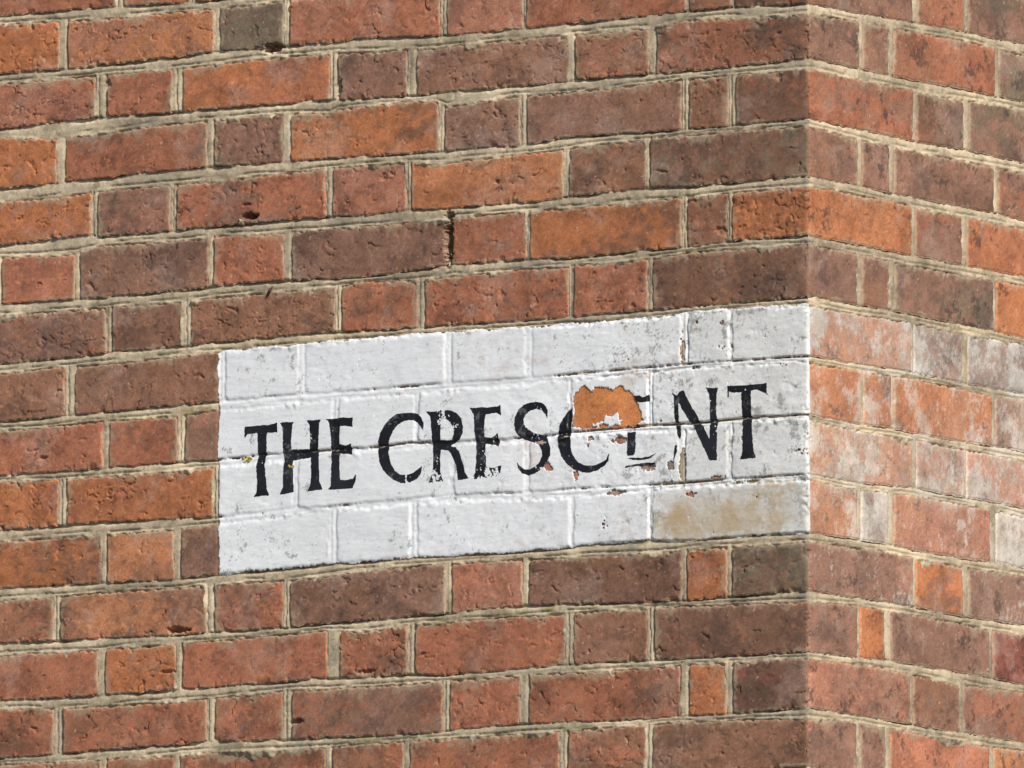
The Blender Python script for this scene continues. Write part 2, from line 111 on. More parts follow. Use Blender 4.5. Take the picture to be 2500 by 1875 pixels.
"PITS":[[-802.0,-63.1,14.5,5.5,22],[-832.6,-271.4,10.8,4.0,16],[-940.9,-782.1,15.7,4.0,12],[-532.7,-323.2,6.0,31.0,26],[-532.2,-292.7,6.6,6.0,20],[-759.1,-905.8,9.6,3.5,8],[-700.0,-120.6,4.8,11.0,5],[-955.6,-833.5,13.3,2.0,5],[-1054.4,-88.7,6.0,5.0,3],[-460.5,-255.1,3.6,2.5,4],[-653.5,-850.0,12.0,2.5,6],[-1150.5,-553.9,7.2,2.5,4],[-840.2,-256.5,7.2,2.0,3]],
"MARKS":{"pebble":[-846.3,-277.1],
"twig":[[-807.6,-373.6],[-795.2,-362.2]],
"lichen":[-836.4,-575.0],
"lichen2":[-768.9,-588.4],
"tan":[[-193.9,-662.2],[-43.9,-713.7]],
"wx":[-406.2,-296.8,-164.0,-20.2],
"moss":[[-387.2,-785.5],[-650.0,-926.2],[-527.6,-786.1],[-380.6,-937.9],[-888.7,-509.7]]}}

rng = np.random.default_rng(7)
random.seed(7)
BEDL = {int(k): np.array(v) for k, v in DATA['BEDL'].items()}
BEDR = {int(k): np.array(v) for k, v in DATA['BEDR'].items()}
BED = {}
for n in BEDL:
    BEDL[n][:, 2] += 1.6; BEDR[n][:, 2] += 0.9
for n in BEDL:
    a = BEDL[n][:-1]; b = BEDR[n][1:]
    mid = (BEDL[n][-1] + BEDR[n][0]) / 2; mid[0] = 0.0
    BED[n] = np.vstack([a, mid[None], b])
NB = max(BED)
def bed_u(n, p): return np.interp(p, BED[n][:, 0], BED[n][:, 1])    # lower edge of the course above
def bed_l(n, p): return np.interp(p, BED[n][:, 0], BED[n][:, 2])    # upper edge of the course below

# ------------------------------------------------------------------ noise
def noise_tile(lo, hi, slope, seed, n=1024):
    """Periodic noise, unit variance, wavelengths lo..hi samples."""
    g = np.random.default_rng(seed)
    f = np.fft.fft2(g.standard_normal((n, n)))
    k = np.hypot(np.fft.fftfreq(n)[:, None], np.fft.fftfreq(n)[None, :]); k[0, 0] = 1
    wlen = 1 / k
    a = k ** (-slope)
    a *= 1 / (1 + np.exp(np.clip(-(wlen - lo) / (0.12 * lo), -50, 50)))
    a *= 1 / (1 + np.exp(np.clip((wlen - hi) / (0.12 * hi), -50, 50)))
    r = np.real(np.fft.ifft2(f * a))
    return ((r - r.mean()) / r.std()).astype(np.float32)
T_MID = noise_tile(12, 90, 0.8, 1)        # blobs
T_FBM = noise_tile(4, 260, 1.4, 2)        # cloud
T_FINE = noise_tile(3, 14, 0.4, 3)        # grit
T_CRK = noise_tile(30, 75, 0.3, 4)        # crack guide
T_FBM2 = noise_tile(4, 200, 1.1, 5)
def nz(tile, x, y, s, ox=0.0, oy=0.0):
    """sample a tile: s = samples per mm"""
    n = tile.shape[0]
    x = np.asarray(x) * s + ox * 137.7; y = np.asarray(y) * s + oy * 91.3
    xi = np.floor(x).astype(int); yi = np.floor(y).astype(int)
    fx = (x - xi); fy = (y - yi)
    fx = fx * fx * (3 - 2 * fx); fy = fy * fy * (3 - 2 * fy)
    x0 = xi % n; x1 = (xi + 1) % n; y0 = yi % n; y1 = (yi + 1) % n
    return (tile[y0, x0] * (1 - fx) * (1 - fy) + tile[y0, x1] * fx * (1 - fy) +
            tile[y1, x0] * (1 - fx) * fy + tile[y1, x1] * fx * fy)
def sstep(a, b, x):
    t = np.clip((x - a) / (b - a), 0, 1); return t * t * (3 - 2 * t)

# ------------------------------------------------------------------ path round the corner
RC = 4.2
def wall_point(p, z, h):
    """mm on the wall -> metres in the world, h = mm proud of the wall face"""
    p = np.asarray(p, float); z = np.asarray(z, float); h = np.asarray(h, float)
    th = np.clip((p + RC) / (2 * RC), 0, 1) * (math.pi / 2)
    x = np.where(p < -RC, p, np.where(p > RC, 0.0, -RC + RC * np.sin(th)))
    y = np.where(p < -RC, 0.0, np.where(p > RC, p, RC - RC * np.cos(th)))
    nx = np.sin(th); ny = -np.cos(th)
    return np.stack([x + nx * h, y + ny * h, z], -1) * 0.001

# ------------------------------------------------------------------ bricks: survey and colour notes
PAL = {  # base colours (linear albedo)
 'O': (0.415, 0.154, 0.067), 'o': (0.44, 0.180, 0.086), 'Y': (0.53, 0.200, 0.072), 'R': (0.345, 0.132, 0.073), 'P': (0.42, 0.163, 0.094),
 'p': (0.37, 0.163, 0.104), 'b': (0.265, 0.128, 0.077), 'm': (0.250, 0.132, 0.090), 'd': (0.190, 0.097, 0.062),
 'g': (0.180, 0.132, 0.088), 'r': (0.230, 0.080, 0.056), 'G': (0.34, 0.275, 0.225),
}
CL = {0: ['Rp','Rp','Rb','m','R'], 1: ['O','op','g','Rp','pR','Rb','bR','dR'], 2: ['pR','Rb','OR','m','mb','bR','dR'],
 3: ['O','Rm','mg','Od','md','mb','bR','dR'], 4: ['Op','mp','Rm','pR','oO','bd','dg'], 5: ['R','P','mb','Rp','md','Rm','Od','bR','O'],
 6: ['mR','b','bd','R','Rm','R','d'], 7: ['bm','bm','pG','pG','pG','pG','pG','pG'], 8: ['Rm','Rm','mp','pG','pG','Y','pG'],
 9: ['OR','OR','pG','pG','pG','pG','pG','pG'], 10: ['Od','ob','mb','p','p','R','o'], 11: ['R','bo','Rm','md','pP','dm','OR','gd'],
 12: ['Rm','O','Rm','Rd','Rd','bm','dR'], 13: ['Rb','Rb','R','mR','Rb','Rb','OR','dr'], 14: ['R','R','Rd','R','Rb','bR','bd']}
CR = {0: ['m','m','mR','mg'], 1: ['mb','bR','mg'], 2: ['m','mb','Rb','gm'], 3: ['Rm','dR','mg'], 4: ['mb','m','md','mR'],
 5: ['Oo','mR','O'], 6: ['m','m','mg','O'], 7: ['oG','mG','mG'], 8: ['Oo','Om','Oo','mO'], 9: ['oG','pG','PG'],
 10: ['oO','Gm','Po','Gm'], 11: ['mp','Om','mp'], 12: ['mb','O','md','r'], 13: ['pm','bm','mR'], 14: ['mp','m','Pm','om']}
WHITEWASH = {7: [.68, .80, .86], 8: [.30, .32, .24, .45], 9: [.68, .74, .72], 10: [.42, .74, .36, .82], 11: [.08, .0, .16]}
SMOOTH = {(7, 'a'): 1}
bricks = []
for n in sorted(int(k) for k in DATA['BL']):
    bl = DATA['BL'][str(n)]; br = DATA['BR'][str(n)]
    for i, (a, b) in enumerate(bl[:-1]):
        bricks.append(dict(n=n, p0=a, p1=b, c=CL[n][i], cr=None, ww=0.0, side='L'))
    bricks.append(dict(n=n, p0=bl[-1][0], p1=br[0][1], c=CL[n][-1], cr=CR[n][0], ww=WHITEWASH.get(n, [0])[0], side='C'))
    for i, (a, b) in enumerate(br[1:], 1):
        bricks.append(dict(n=n, p0=a, p1=b, c=CR[n][i], cr=None, ww=(WHITEWASH.get(n, [0] * 9) + [0] * 9)[i], side='R'))
# the courses run on a little past the frame on both sides
for n in range(15):
    row = [b for b in bricks if b['n'] == n]
    e = min(b['p0'] for b in row); f0 = next(b for b in row if b['p0'] == e); long = f0['p1'] - f0['p0'] < 150
    while e > -1620:
        w = 226.0 if long else 107.0; long = not long
        bricks.append(dict(n=n, p0=e - 9 - w, p1=e - 9, c=random.choice(['R', 'Rb', 'b', 'm', 'O', 'pR']), cr=None, ww=0.0, side='L', far=1)); e -= 9 + w
    e = max(b['p1'] for b in row); f0 = next(b for b in row if b['p1'] == e); long = f0['p1'] - f0['p0'] < 150
    while e < 800:
        w = 226.0 if long else 107.0; long = not long
        bricks.append(dict(n=n, p0=e + 10, p1=e + 10 + w, c=random.choice(['mR', 'Rb', 'b', 'm', 'om', 'pR']), cr=None, ww=WHITEWASH.get(n, [0])[-1], side='R', far=1)); e += 10 + w
bricks.sort(key=lambda b: (b['n'], b['p0']))
for i, b in enumerate(bricks):
    b['seed'] = 3.1 * i + 1.7
    b['base'] = random.uniform(-0.2, 1.0)
    b['tx'] = random.uniform(-0.006, 0.006); b['tz'] = random.uniform(-0.012, 0.012)
    b['rug'] = random.choice([0.10, 0.2, 0.3, 0.4, 0.55, 0.8, 1.15])
    b['tilt'] = random.uniform(-0.18, 0.18)
    if len(b['c']) == 1: b['c'] += random.choice({'R': 'bpb', 'p': 'RmP', 'm': 'bdp', 'b': 'Rmd', 'd': 'bmg', 'O': 'ooR', 'P': 'pRo', 'g': 'gd', 'r': 'rd', 'o': 'OR', 'Y': 'Y'}[b['c']])
    b['sets'] = [random.random() < q for q in (0.5, 0.35, 0.5, 0.4)]
    b['tone'] = random.uniform(0.93, 1.07)
    if b['c'][0] == 'Y': b['rug'] = 0.6; b['paint'] = 0; b['sets'] = [0, 0, 1, 0]; b['tone'] = 1.0
    if b['side'] == 'R': b['rug'] *= 0.75
    if 7 <= b['n'] <= 10 and b['p1'] > -870 and b['side'] != 'R': b['paint'] = 1; b['base'] = random.uniform(-0.1, 0.5)

PITS = np.array(DATA['PITS'])
def pits(p, z):
    d = np.zeros_like(p)
    for cx, cz, rx, rz, dep in PITS:
        q = ((p - cx) / rx) ** 2 + ((z - cz) / rz) ** 2
        if q.min() > 2.5: continue
        q = q + 0.35 * nz(T_MID, p, z, 4.0, cx, cz)
        d += dep * np.clip(1.25 - q, 0, 1)
    return d

# the painted field of the sign
def poly_sdf(poly, P, Z):
    """signed distance, positive inside; even-odd over a list of rings"""
    d = np.full(P.shape, 1e9); inside = np.zeros(P.shape, bool)
    for ring in poly:
        r = np.array(ring); q = np.roll(r, -1, 0)
        for (ax, az), (bx, bz) in zip(r, q):
            ex, ez = bx - ax, bz - az
            L2 = ex * ex + ez * ez + 1e-9
            t = np.clip(((P - ax) * ex + (Z - az) * ez) / L2, 0, 1)
            d = np.minimum(d, (P - ax - t * ex) ** 2 + (Z - az - t * ez) ** 2)
            cond = ((az > Z) != (bz > Z))
            xs = ax + (Z - az) / (bz - az + 1e-12) * ex
            inside ^= cond & (P < xs)
    d = np.sqrt(d)
    return np.where(inside, d, -d)
SIGN = DATA['SIGN']
def in_sign(p, z):
    return sstep(-3, 1, np.minimum(np.minimum(p + 881, 2 - p), np.minimum(-436 - z, z + 716)))

def wob(b, k, t):
    return 1.2 * nz(T_MID, t, np.full_like(t, 13.0 * k), 1.25, b['seed'], k) + 0.1 * nz(T_FINE, t, np.full_like(t, 7.0 * k), 1.2, b['seed'], k)
def b_top(b, p): return bed_l(b['n'], p) - 0.3 - np.abs(wob(b, 1, p)) * 1.1
def b_bot(b, p):
    n = b['n'] + 1
    return bed_u(n, p) - 0.5 + 0.4 * wob(b, 2, p)
def b_left(b, z): return b['p0'] - 0.7 + 0.55 * wob(b, 3, z)
def b_right(b, z): return b['p1'] + 0.7 - 0.55 * wob(b, 4, z)

def brick_height(b, p, z):
    """mm proud of the wall face"""
    s = b['seed']
    ex = np.minimum(p - b_left(b, z), b_right(b, z) - p)
    ez = np.minimum(b_top(b, p) - z, z - b_bot(b, p))
    Rr = 4.5
    a = np.maximum(Rr - ex, 0); c = np.maximum(Rr - ez, 0)
    e = Rr - np.hypot(a, c)
    rr = 2.2 + 0.8 * nz(T_FBM2, p, z, 1.6, s, 2)
    low = (z - b_bot(b, p) < 3.0) | (p - b_left(b, z) < 3.0)
    rr = np.clip(np.where(low, rr * 0.5, rr), 0.6, 3.0)
    q = np.clip(1 - e / rr, 0, 1)
    h = -2.3 * (1 - np.sqrt(np.clip(1 - q * q, 0, 1))) + np.minimum(e, 0) * 1.6
    pc = (b['p0'] + b['p1']) / 2; zc = (bed_l(b['n'], 0) + bed_u(b['n'] + 1, 0)) / 2
    h = h + b['base'] + (z - zc) * b['tz'] + (p - pc) * b['tx'] * (0 if b['side'] == 'C' else 1)
    rug = b['rug']
    soft = 1.0 if b['side'] == 'L' else (0.35 if b['side'] == 'R' else np.where(p < 0, 1.0, 0.35))
    if b.get('paint'): soft = soft * 0.22
    h = h + 0.26 * nz(T_FBM, p, z * 1.3, 0.6, s, 5) * (0.4 + 0.7 * rug) + 0.03 * nz(T_FINE, p, z, 1.5, s, 6)
    act = sstep(0.0, 1.6, nz(T_MID, p, z, 0.7, s, 44) + 0.9 * (rug - 0.7))           # rough zones of one brick
    n1 = nz(T_FBM2, p * 0.8 + z * 0.5, z * 1.3 - p * 0.3, 1.5, s, 46)
    h = h + soft * act * (0.16 * sstep(0.7, 2.0, n1) - 0.18 * sstep(0.8, 2.0, -n1))
    # creases, folds and ledges of the hand-thrown clay
    ca, sa = math.cos(b['tilt']), math.sin(b['tilt'])
    u = p * ca + z * sa; v = -p * sa + z * ca
    for k, (fx, fz, dep, fold, thr) in enumerate(((0.30, 0.85, 2.6, 0.60, 0.35), (0.75, 0.55, 2.0, 0.40, 0.60), (0.70, 1.6, 2.3, 0.30, 0.30), (1.1, 1.5, 1.8, 0.20, 0.60))):
        if not b['sets'][k]: continue
        g = nz(T_CRK, u * fx + 1.4 * nz(T_MID, p, z, 1.5, s, 20 + k), v * fz + 1.8 * nz(T_MID, p, z, 1.1, s, 30 + k), 1.6, s, 8 + k) + 0.03 * nz(T_FBM2, p, z, 1.6, s, 60 + k)
        m = sstep(thr + 0.1, thr + 0.5, nz(T_MID, p, z, 0.8, s, 40 + k) + 0.7 * (rug - 0.8)) * soft
        h = h - dep * m * np.exp(-(g / 0.085) ** 2) + 0.8 * fold * m * np.tanh(g / 0.2)
    # chipped lower edges
    lowe = z - b_bot(b, p)
    h = h - 2.6 * soft * sstep(1.15, 1.9, nz(T_MID, p, z * 0.4, 1.1, s, 50) + 0.3 * nz(T_FINE, p, z, 1.0, s, 51)) * np.exp(-(np.maximum(lowe, 0) / 5.0) ** 2)
    if b['side'] == 'C':      # knocked arris at the corner
        h = h - 3.4 * sstep(0.3, 1.9, nz(T_FBM2, p * 0.5, z, 1.1, s, 52)) * np.exp(-(p / 6.0) ** 2) - 0.5 * np.exp(-(p / 4.0) ** 2)
    # small pocks
    h = h - 1.1 * soft * sstep(2.5, 3.1, nz(T_FINE, p, z, 0.95, s, 11))
    return h - pits(p, z)

def brick_colour(b, p, z):
    s = b['seed']
    def face(code):
        A = np.array(PAL[code[0]]); B = np.array(PAL[code[1]]) if len(code) > 1 else A * np.array((0.80, 0.84, 0.92))
        f = nz(T_FBM, p, z * 1.5, 0.55, s, 1) + 0.35 * nz(T_MID, p, z, 1.1, s, 3)
        m = sstep(-0.15, 1.15, f)[..., None] * (0.72 if len(code) > 1 else 0.75)
        col = A * (1 - m) + B * m
        # burnt purplish patches and soft pale dusting
        k = sstep(0.2, 1.7, nz(T_FBM, p, z * 1.2, 1.0, s, 15) + 0.3 * nz(T_FBM2, p, z, 1.2, s, 14))[..., None]
        col = col * (1 - k * np.array((0.30, 0.27, 0.22)) * (0.15 if code[0] == 'Y' else 0.7 if code[0] in 'OoP' else 1.0))
        k = sstep(0.5, 1.9, nz(T_FBM, p, z, 0.9, s, 16))[..., None]
        col = col * (1 - 0.22 * k) + np.array((0.40, 0.30, 0.25)) * 0.22 * k
        return col
    col = face(b['c'])
    if b['side'] == 'C':
        w = sstep(-2.5, 2.5, p + 1.2 * nz(T_FINE, p, z, 0.8, s, 9))[..., None]
        col = col * (1 - w) + face(b['cr']) * w
    side = sstep(-2, 2, p)[..., None]
    # grain
    v = 1 + 0.10 * nz(T_FBM2, p, z, 1.5, s, 17) + 0.07 * nz(T_FINE, p, z, 1.3, s, 18)
    col = col * np.clip(v, 0.55, 1.5)[..., None] * b['tone']
    # dark kiln specks, many on the side wall
    k = sstep(1.15, 2.0, nz(T_FBM2, p, z, 1.25, s, 19))[..., None] * (0.35 + 0.3 * side)
    col = col * (1 - k) + np.array((0.045, 0.033, 0.032)) * k
    k = sstep(2.2, 2.8, nz(T_FINE, p, z, 0.8, s, 21))[..., None] * 0.6
    col = col * (1 - k) + np.array((0.50, 0.42, 0.33)) * k
    # soot weathering of the front wall by the corner, a stain with a ragged edge
    k = 0.14 * sstep(-230, -30, p + 30 * nz(T_FBM, p, z, 0.4, 1, 2))[..., None] * (1 - side)
    col = col * (1 - k) + np.array((0.085, 0.062, 0.045)) * k
    # lime smear along the edges
    ex = np.minimum(p - b['p0'], b['p1'] - p); ez = np.minimum((b_top(b, p) - z) * 0.8, (z - b_bot(b, p)) * 1.8)
    e = np.minimum(ex, ez)
    k = sstep(6.5, 0.5, e + 3.2 * nz(T_FBM2, p, z, 0.9, s, 22) + 1.2)[..., None] * 0.5
    col = col * (1 - k) + np.array((0.37, 0.29, 0.195)) * k
    col = col * (1 + 0.02 * side)
    # whitewash left on the side wall
    if b['ww'] > 0:
        f = nz(T_FBM, p, z, 0.7, s, 23) * 0.6 + 0.25 * nz(T_FBM2, p, z * 0.7, 1.5, s, 24) + 0.14 * nz(T_FINE, p, z, 1.2, s, 25)
        k = np.clip(0.30 * b['ww'] + 0.60 * sstep(-0.02, 0.50, f * 0.5 + (b['ww'] - 0.42)), 0, 0.9)[..., None] * side
        W = np.array((0.54, 0.475, 0.405) if b['n'] != 7 else (0.47, 0.44, 0.395)) * (1 + 0.10 * nz(T_FBM, p, z, 0.8, s, 26) + 0.07 * nz(T_FBM2, p, z, 1.6, s, 28))[..., None]
        col = col * (1 - k) + W * k
        k = sstep(1.5, 2.3, nz(T_FBM2, p * 1.3, z * 0.8, 1.6, s, 27) + 0.9 * b['ww'])[..., None] * side * 0.3
        col = col * (1 - k) + np.array((0.70, 0.65, 0.61)) * k
    return np.clip(col * 1.09, 0.004, 0.9)

# ------------------------------------------------------------------ materials
def mat_base(name, rough, spec, grain, bump_scale, bump_dist, bump_str=0.5):
    m = bpy.data.materials.new(name); m.use_nodes = True
    nt = m.node_tree; N = nt.nodes; Lk = nt.links
    bs = N['Principled BSDF']
    bs.inputs['Roughness'].default_value = rough
    bs.inputs['Specular IOR Level'].default_value = spec
    at = N.new('ShaderNodeAttribute'); at.attribute_name = 'tint'
    geo = N.new('ShaderNodeNewGeometry')
    n1 = N.new('ShaderNodeTexNoise'); n1.inputs['Scale'].default_value = bump_scale; n1.inputs['Detail'].default_value = 5; n1.inputs['Roughness'].default_value = 0.65
    Lk.new(geo.outputs['Position'], n1.inputs['Vector'])
    mr = N.new('ShaderNodeMapRange'); mr.inputs['From Min'].default_value = 0.25; mr.inputs['From Max'].default_value = 0.75
    mr.inputs['To Min'].default_value = 1 - grain; mr.inputs['To Max'].default_value = 1 + grain
    n2 = N.new('ShaderNodeTexNoise'); n2.inputs['Scale'].default_value = bump_scale * 0.6; n2.inputs['Detail'].default_value = 3
    Lk.new(geo.outputs['Position'], n2.inputs['Vector'])
    Lk.new(n2.outputs['Fac'], mr.inputs['Value'])
    mx = N.new('ShaderNodeVectorMath'); mx.operation = 'SCALE'
    Lk.new(at.outputs['Color'], mx.inputs[0]); Lk.new(mr.outputs[0], mx.inputs['Scale'])
    Lk.new(mx.outputs[0], bs.inputs['Base Color'])
    bp = N.new('ShaderNodeBump'); bp.inputs['Strength'].default_value = bump_str; bp.inputs['Distance'].default_value = bump_dist
    Lk.new(n1.outputs['Fac'], bp.inputs['Height']); Lk.new(bp.outputs[0], bs.inputs['Normal'])
    return m
MAT_BRICK = mat_base('fired_clay', 0.92, 0.25, 0.22, 900, 0.0012, 0.5)
MAT_MORTAR = mat_base('lime_mortar', 0.95, 0.15, 0.16, 900, 0.0012, 0.5)
MAT_PAINT = mat_base('white_gloss_paint', 0.62, 0.35, 0.04, 520, 0.0006, 0.35)
MAT_BLACK = mat_base('black_paint', 0.5, 0.4, 0.15, 500, 0.0007, 0.4)

col = sc.collection
def mesh_obj(name, verts, quads, tint, mat, parent=None):
    me = bpy.data.meshes.new(name)
    nv, nq = len(verts), len(quads)
    me.vertices.add(nv); me.vertices.foreach_set('co', np.ascontiguousarray(verts, np.float32).ravel())
    me.loops.add(nq * 4); me.loops.foreach_set('vertex_index', np.ascontiguousarray(quads, np.int32).ravel())
    me.polygons.add(nq); me.polygons.foreach_set('loop_start', np.arange(0, nq * 4, 4, dtype=np.int32))
    me.polygons.foreach_set('use_smooth', np.ones(nq, bool))
    me.update(calc_edges=True)
    a = me.attributes.new('tint', 'FLOAT_COLOR', 'POINT')
    c4 = np.ones((nv, 4), np.float32); c4[:, :3] = tint
    a.data.foreach_set('color', c4.ravel())
    me.materials.append(mat); me.validate()
    o = bpy.data.objects.new(name, me); col.objects.link(o)
    if parent: o.parent = parent
    return o
def grid_quads(nr, nc):
    i = np.arange(nr * nc).reshape(nr, nc)
    return np.stack([i[:-1, :-1], i[:-1, 1:], i[1:, 1:], i[1:, :-1]], -1).reshape(-1, 4)
def empty(name, loc):
    o = bpy.data.objects.new(name, None); o.location = loc; col.objects.link(o); return o
def plain_box(name, lo, hi, mat, parent=None):
    x0, y0, z0 = lo; x1, y1, z1 = hi
    v = np.array([(x, y, z) for z in (z0, z1) for y in (y0, y1) for x in (x0, x1)])
    q = np.array([(0, 2, 3, 1), (4, 5, 7, 6), (0, 1, 5, 4), (2, 6, 7, 3), (0, 4, 6, 2), (1, 3, 7, 5)])
    o = mesh_obj(name, v, q, np.tile((0.25, 0.13, 0.1), (8, 1)), mat, parent)
    o.data.polygons.foreach_set('use_smooth', np.zeros(6, bool))
    return o

# ------------------------------------------------------------------ setting out of frame: the pavement the house stands on
GZ = -4.45
gm = bpy.data.materials.new('paving'); gm.use_nodes = True
gn = gm.node_tree.nodes; gl = gm.node_tree.links
gt = gn.new('ShaderNodeTexNoise'); gt.inputs['Scale'].default_value = 6; gt.inputs['Detail'].default_value = 8
gr = gn.new('ShaderNodeValToRGB'); gr.color_ramp.elements[0].color = (0.09, 0.085, 0.08, 1); gr.color_ramp.elements[1].color = (0.2, 0.19, 0.17, 1)
gl.new(gt.outputs['Fac'], gr.inputs[0]); gl.new(gr.outputs[0], gn['Principled BSDF'].inputs['Base Color'])
gn['Principled BSDF'].inputs['Roughness'].default_value = 0.95
gv = np.array([(-120, -120, GZ), (120, -120, GZ), (120, 120, GZ), (-120, 120, GZ)])
g = mesh_obj('ground', gv, np.array([(0, 1, 2, 3)]), np.tile((0.15, 0.14, 0.13), (4, 1)), gm)
g['kind'] = 'structure'

# ------------------------------------------------------------------ the house corner
house = empty('brick_house', (0, 0, GZ))
house['label'] = 'red and brown brick house corner in Flemish bond with pale lime joints'
house['category'] = 'house'
bpy.context.view_layer.update()
def keep(o, parent):
    o.parent = parent
    o.matrix_parent_inverse = parent.matrix_world.inverted()

# core of the walls behind and beyond the surveyed bricks; coursing carried on by the material
core_m = bpy.data.materials.new('brick_coursing'); core_m.use_nodes = True
cn = core_m.node_tree.nodes; cl = core_m.node_tree.links
bt = cn.new('ShaderNodeTexBrick'); bt.inputs['Color1'].default_value = (0.33, 0.12, 0.07, 1); bt.inputs['Color2'].default_value = (0.2, 0.1, 0.07, 1); bt.inputs['Mortar'].default_value = (0.45, 0.38, 0.27, 1)
bt.inputs['Scale'].default_value = 1.0; bt.inputs['Brick Width'].default_value = 0.235; bt.inputs['Row Height'].default_value = 0.072; bt.inputs['Mortar Size'].default_value = 0.006
cg = cn.new('ShaderNodeNewGeometry'); sx = cn.new('ShaderNodeSeparateXYZ'); ad = cn.new('ShaderNodeMath'); cx = cn.new('ShaderNodeCombineXYZ')
cl.new(cg.outputs['Position'], sx.inputs[0]); cl.new(sx.outputs['X'], ad.inputs[0]); cl.new(sx.outputs['Y'], ad.inputs[1])
cl.new(ad.outputs[0], cx.inputs['X']); cl.new(sx.outputs['Z'], cx.inputs['Y']); cl.new(cx.outputs[0], bt.inputs['Vector'])
cl.new(bt.outputs['Color'], cn['Principled BSDF'].inputs['Base Color']); cn['Principled BSDF'].inputs['Roughness'].default_value = 0.95
core = plain_box('wall_core', (-4.0, 0.016, GZ), (-0.016, 5.0, 1.6), core_m)
keep(core, house)

# ---- height of the mortar over the whole face (raster), with the bricks' heights for the paint to lie on
def mortar_raster(p_ax, z_ax, want_brick=False):
    P, Zz = np.meshgrid(p_ax, z_ax)
    H = np.full(P.shape, -8.0); keepm = np.zeros(P.shape, bool); HB = np.full(P.shape, -50.0)
    jit = nz(T_MID, P, Zz, 1.4, 3, 1)
    fine = 0.13 * nz(T_FBM2, P, Zz, 1.3, 3, 2) + 0.10 * nz(T_FINE, P, Zz, 1.6, 3, 3)
    smear = 1.5 * nz(T_FBM, P, Zz, 0.9, 3, 4) + 0.8 * nz(T_MID, P, Zz, 1.3, 3, 5)
    for n in range(0, NB + 1):
        U = bed_u(n, p_ax) + 0.5 * nz(T_MID, p_ax, np.full_like(p_ax, 40.0 * n), 1.5, n, 1); Lw = bed_l(n, p_ax)
        t = (U[None] - Zz) / np.maximum(U - Lw, 3)[None]
        m = (t >= 0) & (t <= 1)
        cut = (0.74 + 0.06 * nz(T_MID, p_ax, np.full_like(p_ax, 33.0 * n), 0.16, n, 2) + 0.015 * nz(T_FBM2, p_ax, np.full_like(p_ax, 35.0 * n), 0.8, n, 2))[None]
        has = sstep(-0.9, 0.1, nz(T_MID, p_ax, np.full_like(p_ax, 51.0 * n), 0.35, n, 3))[None]
        deep = ((1.6 + 1.9 * nz(T_MID, p_ax, np.full_like(p_ax, 62.0 * n), 0.3, n, 4)) * np.where(p_ax < 0, 1.0, 0.5))[None]
        prof = -np.clip(deep, 0.3, 5) * (1 - sstep(0.13, 0.36, t)) - 0.6 * (1 - np.clip((t - 0.1) / 0.5, 0, 1))
        prof = prof - 0.5 - 2.3 * has * np.exp(-(((t - cut) * (U - Lw)[None]) / 0.95) ** 2) - 0.25 * (t > cut)
        H = np.where(m, prof + fine + 0.12 * jit, H); keepm |= m
        if n == NB: continue
        # inside the course below this bed
        B2 = bed_u(n + 1, p_ax)
        mc = (Zz < Lw[None]) & (Zz > B2[None])
        row = [b for b in bricks if b['n'] == n]
        dn = Lw[None] - Zz                      # depth below the upper bed
        up = Zz - B2[None]
        top_h = -0.9 + smear - 0.38 * dn + fine
        h_course = np.where(dn < 13, top_h, -9.0)
        h_course = np.maximum(h_course, np.where(up < 5, -3.2 - 0.5 * up + 0.5 * smear, -9))
        ed = [-1e5] + [e for b in row for e in (b['p0'], b['p1'])] + [1e5]
        for k in range(0, len(ed), 2):
            a, c = ed[k], ed[k + 1]
            if c < p_ax[0] - 30 or a > p_ax[-1] + 30: continue
            if a < -1e4: a = c - 12
            if c > 1e4: c = a + 12
            j0 = max(0, np.searchsorted(p_ax, a - 10)); j1 = min(len(p_ax), np.searchsorted(p_ax, c + 10))
            if j1 <= j0: continue
            sl = (slice(None), slice(j0, j1))
            Ps = P[sl]; t = (Ps - a) / (c - a)
            gpos = 0.30 + 0.12 * math.sin(7.3 * k + 3.1 * n); wmm = c - a
            gg = np.exp(-(((t - gpos) * wmm + 0.5 * jit[sl]) / 0.8) ** 2)
            sd = (Ps < 0)
            r1 = math.sin(12.9 * k + 78.2 * n) * 0.5 + 0.5; r2 = math.sin(39.3 * k + 11.1 * n) * 0.5 + 0.5
            hj = -0.7 - 2.3 * sstep(0.25, 0.6, r1) * gg * sd - (0.8 + 2.6 * sd * r2) * sstep(0.62, 0.85, t) + fine[sl]
            hl = -0.85 + 0.8 * smear[sl] - 0.5 * (a - Ps) + fine[sl]
            hr = -3.0 + 0.8 * smear[sl] - 0.5 * (Ps - c)
            hh = np.where(t < 0, hl, np.where(t > 1, hr, hj))
            h_course[sl] = np.where((t >= 0) & (t <= 1), hh, np.maximum(h_course[sl], hh))
            keepm[sl] |= mc[sl] & (Ps > a - 9) & (Ps < c + 9)
        H = np.where(mc, h_course, H); keepm |= mc & ((dn < 12) | (up < 4))
        if want_brick:
            for b in row:
                j0 = max(0, np.searchsorted(p_ax, b['p0'] - 2)); j1 = min(len(p_ax), np.searchsorted(p_ax, b['p1'] + 2))
                zr = np.nonzero((z_ax < Lw.max() + 2) & (z_ax > B2.min() - 2))[0]
                if j1 <= j0 or len(zr) == 0: continue
                sl = (slice(zr[0], zr[-1] + 1), slice(j0, j1))
                HB[sl] = np.maximum(HB[sl], brick_height(b, P[sl], Zz[sl]))
    H = H - 1.1 * pits(P, Zz) - 2.2 * np.exp(-(P / 5.0) ** 2) * sstep(-0.8, 1.2, nz(T_MID, P * 0 + 5, Zz, 0.9, 3, 9))
    return P, Zz, H, keepm, HB

